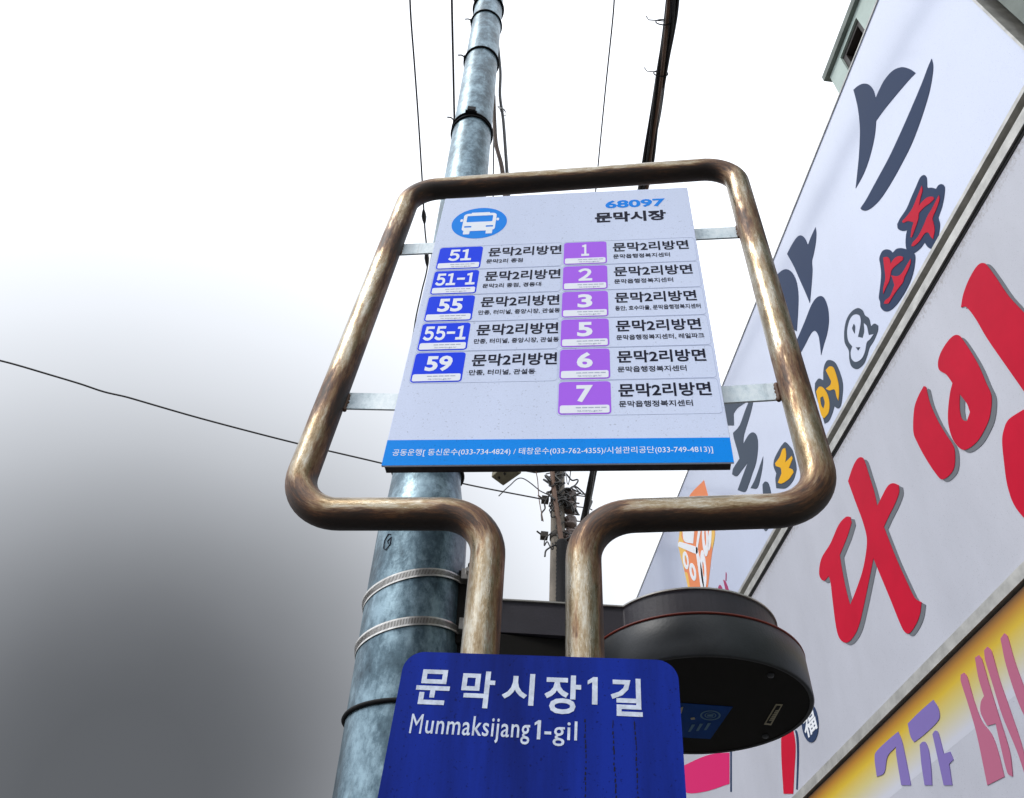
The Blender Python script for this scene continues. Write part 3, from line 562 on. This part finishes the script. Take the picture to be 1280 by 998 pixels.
# ---- street-name plate bolted to the two posts
pr = math.radians(-2.0); PC = sp(-.032, 1.985, .034)
XP = U * math.cos(pr) + Vector((0, 0, 1)) * math.sin(pr); YP = -U * math.sin(pr) + Vector((0, 0, 1)) * math.cos(pr)
TP = Matrix(((XP.x, YP.x, NN.x, PC.x), (XP.y, YP.y, NN.y, PC.y), (XP.z, YP.z, NN.z, PC.z), (0, 0, 0, 1)))
def pl(u, z): du, dz = u + .032, z - 1.985; return du * math.cos(pr) + dz * math.sin(pr), -du * math.sin(pr) + dz * math.cos(pr)
plate = thing('street_name_plate', 'blue plate with white street name fixed below the route board', 'street sign', PC - Vector((0, 0, .13)))
b = MB(); put_flat(b, [rrect(-.183, -.13, .1745, .130, .027, 10)], TP, -.0015, .003); pp = b.build('plate', M['plate'], plate)
for ch, (u0, zl), (u1, zr), ztop, zbot in (('문', (-.189, 2.071), (-.145, 2.071), 2.095, 2.048), ('막', (-.130, 2.068), (-.087, 2.068), 2.093, 2.044), ('시', (-.077, 2.069), (-.036, 2.069), 2.090, 2.048), ('장', (-.023, 2.062), (.023, 2.062), 2.088, 2.037), ('길', (.060, 2.059), (.099, 2.059), 2.084, 2.035)):
    x0, _ = pl(u0, zl); x1, _ = pl(u1, zr); _, yt = pl((u0 + u1) / 2, ztop); _, yb = pl((u0 + u1) / 2, zbot)
    b = MB(); place_text(b, ch, TP, x0, x1, (yt + yb) / 2, yt - yb, .022, 0, .0003, .0004); b.build('lettering', M['plate_white'], pp)
def one(mb, x, yc, h, wd):                  # numeral one: stem with a short slanted flag
    put_flat(mb, [[(x - wd / 2, yc - h / 2), (x + wd / 2, yc - h / 2), (x + wd / 2, yc + h / 2), (x - wd * .3, yc + h / 2), (x - wd * 1.35, yc + h * .36), (x - wd * 1.35, yc + h * .22), (x - wd / 2, yc + h * .31)]], TP, .0003, .0004)
xa, ya = pl(.0405, 2.0675); b = MB(); one(b, xa, ya, .036, .0068); b.build('lettering', M['plate_white'], pp)
x0, y0 = pl(-.190, 2.016); x1, y1 = pl(.018, 2.018)
b = MB(); ww = x1 - x0; yc = pl(-.086, 2.0165)[1]
place_text(b, 'M', TP, x0, x0 + ww * .072, yc + .0035, .0245, 0, 0, .0003, .0004); place_text(b, 'unmaksijang', TP, x0 + ww * .094, x0 + ww * .722, yc, .032, .008, 0, .0003, .0004, space=1.08); one(b, x0 + ww * .775, yc + .0028, .0235, .0042); place_text(b, '-gil', TP, x0 + ww * .808, x1, yc - .0005, .031, .006, 0, .0003, .0004, space=1.08); b.build('lettering', M['plate_white'], pp)
for xs, n_ in ((.058, 26), (.092, 30), (.118, 22)):          # dried drip marks down the plate
    b = MB(); x = xs
    for k in range(n_):
        x += random.uniform(-.0004, .0009); y = .046 - k * .0062 + random.uniform(-.001, .001); h = random.uniform(.0012, .003); w_ = random.uniform(.0005, .0011)
        put_flat(b, [[(x - w_, y - h), (x + w_, y - h * .8), (x + w_ * .8, y + h), (x - w_ * .7, y + h * .9)]], TP, .0002, .0002)
    b.build('stain', M['ink'], pp)
for u in (-.111, .026):
    for z in (2.075, 1.90): b = MB(); b.torus(sp(u, z, -.012), .0295, .004, None, 24, 6); b.build('clamp', M['steel'], plate)

# ================================================================== STEEL POLE
PY = 1.62
prof = [(-.02, 0, .116), (-.085, 2.2, .1115), (-.098, 2.55, .110), (-.104, 2.74, .1075), (-.107, 2.79, .105), (-.111, 2.84, .094), (-.1155, 2.90, .0885), (-.146, 4.2, .0845), (-.160, 4.77, .082), (-.193, 6.2, .0765), (-.262, 9.2, .066)]
def pole_at(z):
    for a, c in zip(prof, prof[1:]):
        if a[1] <= z <= c[1]: t = (z - a[1]) / (c[1] - a[1]); return a[0] + (c[0] - a[0]) * t, a[2] + (c[2] - a[2]) * t
    return prof[-1][0], prof[-1][2]
pole = thing('utility_pole', 'tall galvanised steel pole with cable ties rising behind the route board', 'pole', (-.02, PY, 0))
zz = [i * .1 for i in range(93)] + [2.74, 2.77, 2.79, 2.81, 2.84, 2.87]; zz = sorted(set(round(z, 3) for z in zz))
b = MB(); vs = []; seg = 56
pts = [(pole_at(z)[0], PY, z) for z in zz]; b.tube(pts, [pole_at(z)[1] for z in zz], seg); b.build('shaft', M['pole'], pole)
def rot(ax, deg): return Matrix.Rotation(math.radians(deg), 3, ax)
def ring(z, tilt_y, tilt_x, r, name='cable_tie', m='rubber', tail=True, tail_a=3.6, extra=.004):
    x, pr_ = pole_at(z); T = rot('Y', tilt_y) @ rot('X', tilt_x)
    b = MB(); b.torus((x, PY, z), pr_ + extra, r, T, 56, 6)
    if tail:
        p = Vector((x, PY, z)) + T @ Vector((math.cos(tail_a) * (pr_ + extra), math.sin(tail_a) * (pr_ + extra), 0)); d = Vector((math.cos(tail_a), math.sin(tail_a), 0))
        b.box((-.008, -.008, -.007), (.008, .008, .007), 0, Matrix.Translation(p)); b.tube([p, p + d * .02 + Vector((0, 0, .01)), p + d * .035 + Vector((0, 0, -.005))], r * .7, 6)
    return b.build(name, M[m], pole)
ring(6.28, -3, -4, .006, extra=.006); ring(6.05, 4, 5, .005, tail_a=3.3); ring(5.55, -3, 3, .0055, tail_a=3.4)
ring(4.83, 3, 2, .0045); ring(4.80, -4, -2, .0045, tail=False)
ring(2.935, 2, 2, .0045, tail=False); ring(2.285, -5, 3, .0045, tail_a=4.9)
x, r_p = pole_at(4.84); b = MB(); b.box((-.017, -.012, -.014), (.017, .014, .014), 0, Matrix.Translation((x - .01, PY - r_p - .008, 4.84))); b.box((-.024, -.008, -.019), (.024, .012, -.0145), 0, Matrix.Translation((x - .01, PY - r_p - .008, 4.84))); b.build('buckle', M['rubber'], pole)
# handwritten mark
x, r_p = pole_at(2.70); b = MB(); a0 = math.radians(-132)
b.tube([Vector((x + math.cos(a0 + du) * (r_p + .0008), PY + math.sin(a0 + du) * (r_p + .0008), 2.655 + dz)) for du, dz in ((.06, .02), (-.02, .024), (-.1, .01), (-.09, -.012), (0, -.02), (.09, -.008), (.085, .012), (.0, .004), (.03, -.004))], .0011, 5); b.build('marker_scribble', M['ink'], pole)
# loose cables that run down the far side of the pole
def wire(name, label, pts, r, m='cable', seg=8, cat='cable', group=None, n=6, parent=None):
    b = MB(); b.tube(spline(pts, n), r, seg); o = b.build(name, M[m], parent)
    if parent is None: tag(o, label, cat, group)
    return o
wire('loose_cable', 'thin black cable hanging beside the right edge of the steel pole', [on_y(622, 52, 1.72), on_y(625.5, 90, 1.73), on_y(625, 120, 1.74), on_y(629, 150, 1.75), on_y(632, 190, 1.75), on_y(636, 250, 1.74), on_y(640, 330, 1.72), on_y(630, 420, 1.68)], .0075)
wire('loose_cable', 'thick brownish cable beside the steel pole just above the tube frame', [on_y(617, 120, 1.75), on_y(618, 150, 1.76), on_y(620, 180, 1.76), on_y(627, 208, 1.75), on_y(632, 250, 1.74), on_y(637, 320, 1.72), on_y(622, 430, 1.68)], .010, 'brown')
b = MB()
for k in range(3): b.torus(on_y(625 + k * 2, 134 + k * 3, 1.75), .012 + .004 * k, .0022, rot('X', 80 - 30 * k) @ rot('Y', 20 * k), 20, 5)
tag(b.build('tie_wire', M['steel']), 'small twist of pale wire on the cables beside the pole', 'wire')

# ================================================================== ROUND DRUM ON ITS ARM
DC = Vector((.5375, 1.641, 0)); DR = .240; DZ0, DZ1, DZ2 = 2.38, 2.474, 2.556; LR = .193
dev = thing('drum_housing', 'dark round drum housing on a flat arm strapped to the steel pole', 'pole device', Vector((DC.x, DC.y, DZ0)))
b = MB(); b.lathe([(DR - .010, .001), (DR - .003, 0), (DR, .003), (DR, DZ1 - DZ0 - .007), (DR - .003, DZ1 - DZ0 - .002), (DR - .010, DZ1 - DZ0)], (DC.x, DC.y, DZ0), 128); b.build('drum', M['drum'], dev)
b = MB(); b.lathe([(0, .002), (DR - .010, .002)], (DC.x, DC.y, DZ0), 96, smooth=False); base = b.build('underside', M['under'], dev)
b = MB(); b.lathe([(LR - .02, 0), (DR - .010, 0)], (DC.x, DC.y, DZ1 - .001), 96, smooth=False); b.lathe([(DR - .004, .0005), (DR + .0005, .001), (DR + .0008, .0025), (DR + .0005, .004), (DR - .004, .0045)], (DC.x, DC.y, DZ1 - .003), 128); b.build('seam', M['seam'], dev)
# lid and arm share one keyhole outline
ax0 = pole_at(2.5)[0] + .06; yf0, yf1 = 1.585, 1.553; yb0, yb1 = 1.70, 1.72
def key(rad, g=0):
    a_f = math.asin((yf1 - g - DC.y) / rad); a_b = math.asin((yb1 + g - DC.y) / rad); o = []
    n = 72; s, e = -PI - a_f, PI - a_b      # from the front junction round the right to the back junction
    s = PI + (-a_f); 
    st = -(PI - abs(a_f)); en = PI - abs(a_b)
    for k in range(n + 1): t = st + (en - st) * k / n; o.append((DC.x + rad * math.cos(t), DC.y + rad * math.sin(t)))
    o.append((ax0, yb0 + g)); o.append((ax0, yf0 - g)); return o
kp = key(LR); n = len(kp); b = MB()
vs = [Vector((x, y, DZ1 + .006)) for x, y in kp] + [Vector((x, y, DZ2)) for x, y in kp]
b.add(vs, [(i, (i + 1) % n, n + (i + 1) % n, n + i) for i in range(n)], 0, False); b.add(vs[:n], [tuple(range(n))[::-1]]); b.add(vs[n:], [tuple(range(n))])
lid = b.build('lid_and_arm', M['lid'], dev, bevel=.003)
k2 = key(LR + .004, .004); n = len(k2); b = MB(); vs = [Vector((x, y, DZ2 + .0005)) for x, y in k2] + [Vector((x, y, DZ2 + .004)) for x, y in k2]
b.add(vs, [(i, (i + 1) % n, n + (i + 1) % n, n + i) for i in range(n)]); b.add(vs[:n], [tuple(range(n))[::-1]]); b.add(vs[n:], [tuple(range(n))]); b.build('top_rim', M['alu'], dev)
b = MB().box((ax0 + .01, 1.575, DZ0 + .03), (DC.x - DR + .02, 1.71, DZ1 + .004)); b.build('arm_tray', M['under'], dev, bevel=.004)
b = MB().box((-.01, PY - .055, 2.44), (.075, PY + .06, 2.62)); b.box((.012, PY - .075, 2.60), (.05, PY - .0555, 2.63)).build('mount', M['under'], dev, bevel=.004)
def band(z, tilt):
    x, pr_ = pole_at(z); T = rot('Y', tilt); b = MB(); seg = 96; vs = []
    for k in range(seg):
        a = 2 * PI * k / seg
        for dr, dz in ((.001, -.010), (.0032, -.010), (.0032, .010), (.001, .010)):
            vs.append(Vector((x, PY, z)) + T @ Vector((math.cos(a) * (pr_ + dr) / (math.cos(math.radians(tilt)) if 1 else 1), math.sin(a) * (pr_ + dr), dz)))
    b.add(vs, [(k * 4 + j, ((k + 1) % seg) * 4 + j, ((k + 1) % seg) * 4 + (j + 1) % 4, k * 4 + (j + 1) % 4) for k in range(seg) for j in range(4)], 0, False)
    o = b.build('steel_band', M['steel'], dev)
    s = MB()
    for k in range(120):                                         # the worm-drive slots
        a = math.radians(170 + k * 1.55); p = Vector((math.cos(a) * (pr_ + .0036) / math.cos(math.radians(tilt)), math.sin(a) * (pr_ + .0036), 0))
        tq = Vector((-math.sin(a), math.cos(a), 0)); nq = Vector((math.cos(a), math.sin(a), 0))
        q = [p + tq * sx * .00075 + Vector((0, 0, sz * .0062)) for sx, sz in ((-1, -1), (1, -1), (1, 1), (-1, 1))]
        s.add([Vector((x, PY, z)) + T @ v for v in q], [(0, 1, 2, 3)])
    s.build('slots', M['gap'], o)
    a = math.radians(-8); p = Vector((x, PY, z)) + T @ Vector((math.cos(a) * (pr_ + .008), math.sin(a) * (pr_ + .008) - .05, 0)); b = MB(); b.box((-.014, -.012, -.013), (.012, .012, .013), 0, Matrix.Translation(p)); b.tube([p + Vector((0, -.012, .004)), p + Vector((0, -.024, .005))], .006, 8); b.build('screw', M['steel'], o)
band(2.563, -16.5); band(2.447, -13)
# stickers under the drum
def under(pts, z, th=.001):
    return [on_z(x, y, z) for x, y in pts]
def under_flat(mb, pts, z, mi, th=.0008):
    q = under(pts, z); n = len(q); vs = q + [p + Vector((0, 0, th)) for p in q]; mb.add(vs, [tuple(range(n)), tuple(range(n, 2 * n))[::-1]] + [(i, n + i, n + (i + 1) % n, (i + 1) % n) for i in range(n)], mi)
b = MB(); under_flat(b, [(835, 878), (916, 884), (888, 924), (835, 921)], DZ0 + .0008, 0)
cxs, cys = 888, 894.5
for r0, r1 in ((13, 10.5), (7.5, 6)):
    A = [(cxs + r0 * math.cos(t) , cys + r0 * .48 * math.sin(t)) for t in [2*PI*k/28 for k in range(28)]]; B_ = [(cxs + r1 * math.cos(t), cys + r1 * .48 * math.sin(t)) for t in [2*PI*k/28 for k in range(28)]]
    va = under(A, DZ0 - .0002) + under(B_, DZ0 - .0002); b.add(va, [(k, (k + 1) % 28, 28 + (k + 1) % 28, 28 + k) for k in range(28)], 1)
under_flat(b, [(cxs - 4, cys - 1), (cxs + 4, cys - 1.4), (cxs + 3, cys + 1.6), (cxs - 4, cys + 1.4)], DZ0 - .0006, 1, .0006)
under_flat(b, [(863, 898), (868, 897), (869, 899.5), (864, 900)], DZ0 - .0004, 2, .0006); under_flat(b, [(851, 885), (854, 884), (852, 892), (849.5, 892)], DZ0 - .0004, 2, .0006)
for x, y in ((862, 906), (872, 905), (882, 904)): under_flat(b, [(x + 3, y), (x + 7, y), (x + 1, y + 9), (x - 2, y + 9)], DZ0 - .0004, 1, .0006)
o = b.build('sticker', [M['stk'], M['stk2'], M['cream']], base); o['label'] = 'blue sticker with a round mark'
b = MB(); under_flat(b, [(955, 906), (970, 880.5), (978.5, 881), (964, 907)], DZ0 + .0008, 0); under_flat(b, [(958, 904), (971, 882.5), (976, 882.8), (963, 905)], DZ0 + .0001, 1, .0006)
for k in range(6): t = k / 6; under_flat(b, [(962 + 9 * t, 900 - 14 * t), (966 + 9 * t, 899.5 - 14 * t), (965.2 + 9 * t, 901 - 14 * t), (961.2 + 9 * t, 901.5 - 14 * t)], DZ0 - .0006, 0, .0004)
o = b.build('label_plate', [M['cream'], M['under']], base)
for k in range(4):
    a = 2 * PI * k / 4 + .5; b = MB(); b.lathe([(0, -.003), (.006, -.003), (.007, 0), (.007, .003)], (DC.x + .205 * math.cos(a), DC.y + .205 * math.sin(a), DZ0), 12); b.build('screw', M['drum'], base)

# ================================================================== FAR CONCRETE POLE AND WIRES
FY = 9.0; fx = on_y(697.5, 660, FY).x
far = thing('concrete_pole', 'distant weathered concrete pole with insulators seen between the two tube posts', 'pole', (fx, FY, 0))
b = MB(); b.tube([(fx + .02, FY, 0), (fx + .01, FY, 5), (fx, FY, 8), (fx - .02, FY, 11)], [.145, .12, .102, .092], 24); b.build('shaft', M['concrete'], far)
for y in (627, 672):
    z = on_y(700, y, FY).z; b = MB(); b.lathe([(.110, -.045), (.115, -.04), (.115, .04), (.110, .045)], (fx, FY, z), 24); b.box((fx - .24, FY - .05, z - .04), (fx - .14, FY + .05, z + .04)); b.tube([(fx - .23, FY - .02, z), (fx - .3, FY - .06, z + .02)], .012, 6); b.build('pole_band', M['gap'], far)
for y in (623, 637, 655, 672):
    z = on_y(712, y, FY).z; b = MB(); b.lathe([(.02, -.10), (.085, -.07), (.095, -.03), (.05, 0), (.095, .03), (.085, .07), (.02, .10)], (fx + .17, FY - .03, z), 20); b.tube([(fx + .12, FY - .03, z - .10), (fx + .30, FY - .03, z - .10)], .012, 6); b.tube([(fx + .25, FY - .08, z), (fx + .42, FY - .1, z - .02), (fx + .47, FY - .1, z - .05)], .009, 6); b.build('insulator', M['ceramic'], far)
b = MB(); b.tube([on_y(689, 575, FY - .19), on_y(692, 610, FY - .19), on_y(697, 645, FY - .19), on_y(704, 690, FY - .19)], .034, 10); b.build('conduit', M['brown'], far)
b = MB()
za, zb = on_y(701, 690, FY).z, on_y(702, 752, FY).z - 1.0
pts = []; 
for k in range(60):
    z = za + (zb - za) * k / 59; pts.append((fx + .02, FY - .24, z))
b.tube(pts, [.066 + .010 * (k % 2) for k in range(60)], 12); b.build('cable_sleeve', M['rubber'], far)
for k in range(34):
    z = on_y(700, random.choice((random.uniform(585, 640), random.uniform(600, 690))), FY).z; a = random.uniform(-2.6, -.2); b = MB()
    p = Vector((fx + .14 * math.cos(a), FY + .15 * math.sin(a), z)); pts = [p]
    for j in range(5): pts.append(pts[-1] + Vector((random.uniform(-.12, .12), random.uniform(-.05, .02), random.uniform(-.14, .1))))
    b.tube(spline(pts, 5), random.choice((.009, .012, .016)), 6); b.build('cable_tail', M['cable'], far)
b = MB(); b.tube(spline([(fx - .15, FY - .1, on_y(690, 625, FY).z), (fx - .28, FY - .12, on_y(690, 622, FY).z), (fx - .55, FY - .12, on_y(690, 612, FY).z + .05), (fx - .72, FY - .12, on_y(690, 620, FY).z), (fx - .86, FY - .12, on_y(690, 634, FY).z)], 8), .008, 6); b.build('cable_tail', M['cable'], far)
b = MB(); b.tube(spline([on_y(669, 586, FY - .2), on_y(672, 600, FY - .2), on_y(674, 625, FY - .2), on_y(679, 652, FY - .2)], 5), .007, 6); b.build('cable_tail', M['brown'], far)
# lamp head on a bracket of that pole
lq = [on_z(x, y, 8.6) for x, y in ((614, 597), (629, 608), (652, 592), (630, 583))]
lamp = thing('street_lamp', 'small dull yellow street lamp head reaching left from the distant pole', 'street lamp', lq[0])
b = MB(); tq = [p + Vector((0, 0, .09)) for p in lq]; b.add(lq + tq, [(3, 2, 1, 0), (4, 5, 6, 7), (0, 1, 5, 4), (1, 2, 6, 5), (2, 3, 7, 6), (3, 0, 4, 7)]); b.build('head', M['lamp'], lamp, bevel=.015)
b = MB(); b.tube([lq[2].lerp(lq[3], .4) + Vector((0, 0, .04)), on_y(668, 590, FY - .1), Vector((fx - .1, FY, on_y(690, 588, FY).z))], .022, 8); b.build('arm', M['gap'], lamp)
for x, y in ((631, 592), (624, 597)): p = on_z(x, y, 8.6); b = MB(); b.lathe([(.012, -.02), (.02, -.01), (.02, .01)], p, 8); b.build('bolt', M['gap'], lamp)

WZ = 8.0
def back(px, Y=-35):                          # carry a wire on, straight, behind the viewer
    a, c = on_z(*px[0], WZ), on_z(*px[1], WZ); d = (a - c); t = (Y - a.y) / d.y; return [a + d * t + Vector((0, 0, -.3)), a + d * t * .3]
TOP = lambda dx, z: Vector((fx + dx, FY, z))
G = 'overhead wires above the street'
wire('overhead_wire', 'leftmost thin overhead wire, with dark lumps where it passes the frame corner', back(((511, -60), (513, 12))) + [on_z(x, y, WZ) for x, y in ((511, -60), (513, 12), (518, 80), (523, 150), (528, 230), (531, 285), (534.5, 330), (527, 365), (518, 410), (516, 470))] + [TOP(-.1, 10.3)], .0075, group=G)
for x, y, l in ((530, 271, 5), (533.5, 323, 6)):
    b = MB(); q = [on_z(x - .5, y - l * 1.8, WZ), on_z(x - .3, y - l, WZ), on_z(x, y, WZ), on_z(x + .4, y + l, WZ), on_z(x + .6, y + l * 1.8, WZ)]; b.tube(q, [.008, .018, .024, .018, .008], 8); b.build('wire_splice', M['cable'], bpy.data.objects['overhead_wire'])
wire('overhead_wire', 'thin overhead wire that disappears behind the steel pole from its left side', back(((564, -60), (565, 12))) + [on_z(x, y, WZ) for x, y in ((564, -60), (565, 12), (566.5, 80), (568, 150), (570, 220))] + [TOP(-.06, 10.5)], .009, group=G)
wire('overhead_wire', 'faint thin wire crossing the sky midway between pole and black cable bundle', back(((770, -60), (767, 12))) + [on_z(x, y, WZ) for x, y in ((770, -60), (767, 12), (757, 110), (745, 235), (732, 380), (712, 600))] + [TOP(.08, 9.6)], .006, group=G)
wire('overhead_wire', 'hair thin wire just right of the steel pole above the frame', back(((617.5, 150), (617, 190))) + [on_z(x, y, WZ) for x, y in ((617.5, 150), (617, 190), (616.5, 250), (620, 380))] + [TOP(.0, 10.1)], .006, group=G)
wire('overhead_wire', 'long single wire crossing the open grey sky left of the frame', [on_z(12, 454, 7.6) + (on_z(12, 454, 7.6) - on_z(60, 468, 7.62)) * 22, on_z(-120, 420, 7.6), on_z(12, 454, 7.6), on_z(60, 468, 7.62), on_z(100, 480, 7.62), on_z(130, 490, 7.62), on_z(160, 497, 7.63), on_z(250, 523, 7.7), on_z(365, 553, 7.8), on_z(480, 580, 8.0), on_z(580, 605, 8.2), on_z(682, 625, 8.45)], .010, group=G)
bd = [(846, -70), (838, 12), (827, 85), (815.5, 165), (805, 232), (790, 320), (765, 460), (744, 580), (731, 645), (716, 730), (708, 770)]
bun = thing('cable_bundle', 'thick black bundle of cables strapped together overhead to the right', 'cable bundle', on_z(838, 12, WZ))
ends = [on_z(x, y, WZ) for x, y in bd]; ctr = spline(back(bd[:2]) + ends + [ends[-1] + (ends[-1] - ends[-3]).normalized() * 120], 12)
b = MB(); b.tube(ctr, .034, 12); b.build('main_cable', M['cable'], bun)
for k in range(6):
    a = 2 * PI * k / 6; b = MB(); pts = []
    for i, p in enumerate(ctr):
        t = (ctr[min(i + 1, len(ctr) - 1)] - ctr[max(0, i - 1)]).normalized(); sx = t.cross(Vector((0, 0, 1))).normalized(); sz = sx.cross(t)
        th = a + .05 * i + .3 * math.sin(i * .13 + k); rr = .036 + .008 * math.sin(i * .21 + k * 2)
        pts.append(p + sx * math.cos(th) * rr + sz * math.sin(th) * rr)
    b.tube(pts, random.choice((.010, .013, .015)), 7); b.build('strand', M['brown'] if k == 2 else M['cable'], bun)
b = MB(); b.tube(spline([on_z(x, y, WZ - .03) for x, y in ((852, -50), (846, 15), (841, 45), (836, 70), (829, 110))], 8), .012, 7); b.build('strand', M['cable'], bun)
for (x, y) in ((826, 92), (829, 28)):
    c = on_z(x, y, WZ); t = (on_z(x - 3, y + 20, WZ) - c).normalized(); q = t.to_track_quat('Z', 'Y').to_matrix(); b = MB(); b.torus(c, .056, .005, q, 24, 6); b.tube([c + q @ Vector((-.05, .02, 0)), c + Vector((-.11, 0, 0.01)), c + Vector((-.14, -.03, 0))], .004, 5); b.build('cable_tie', M['rubber'], bun)
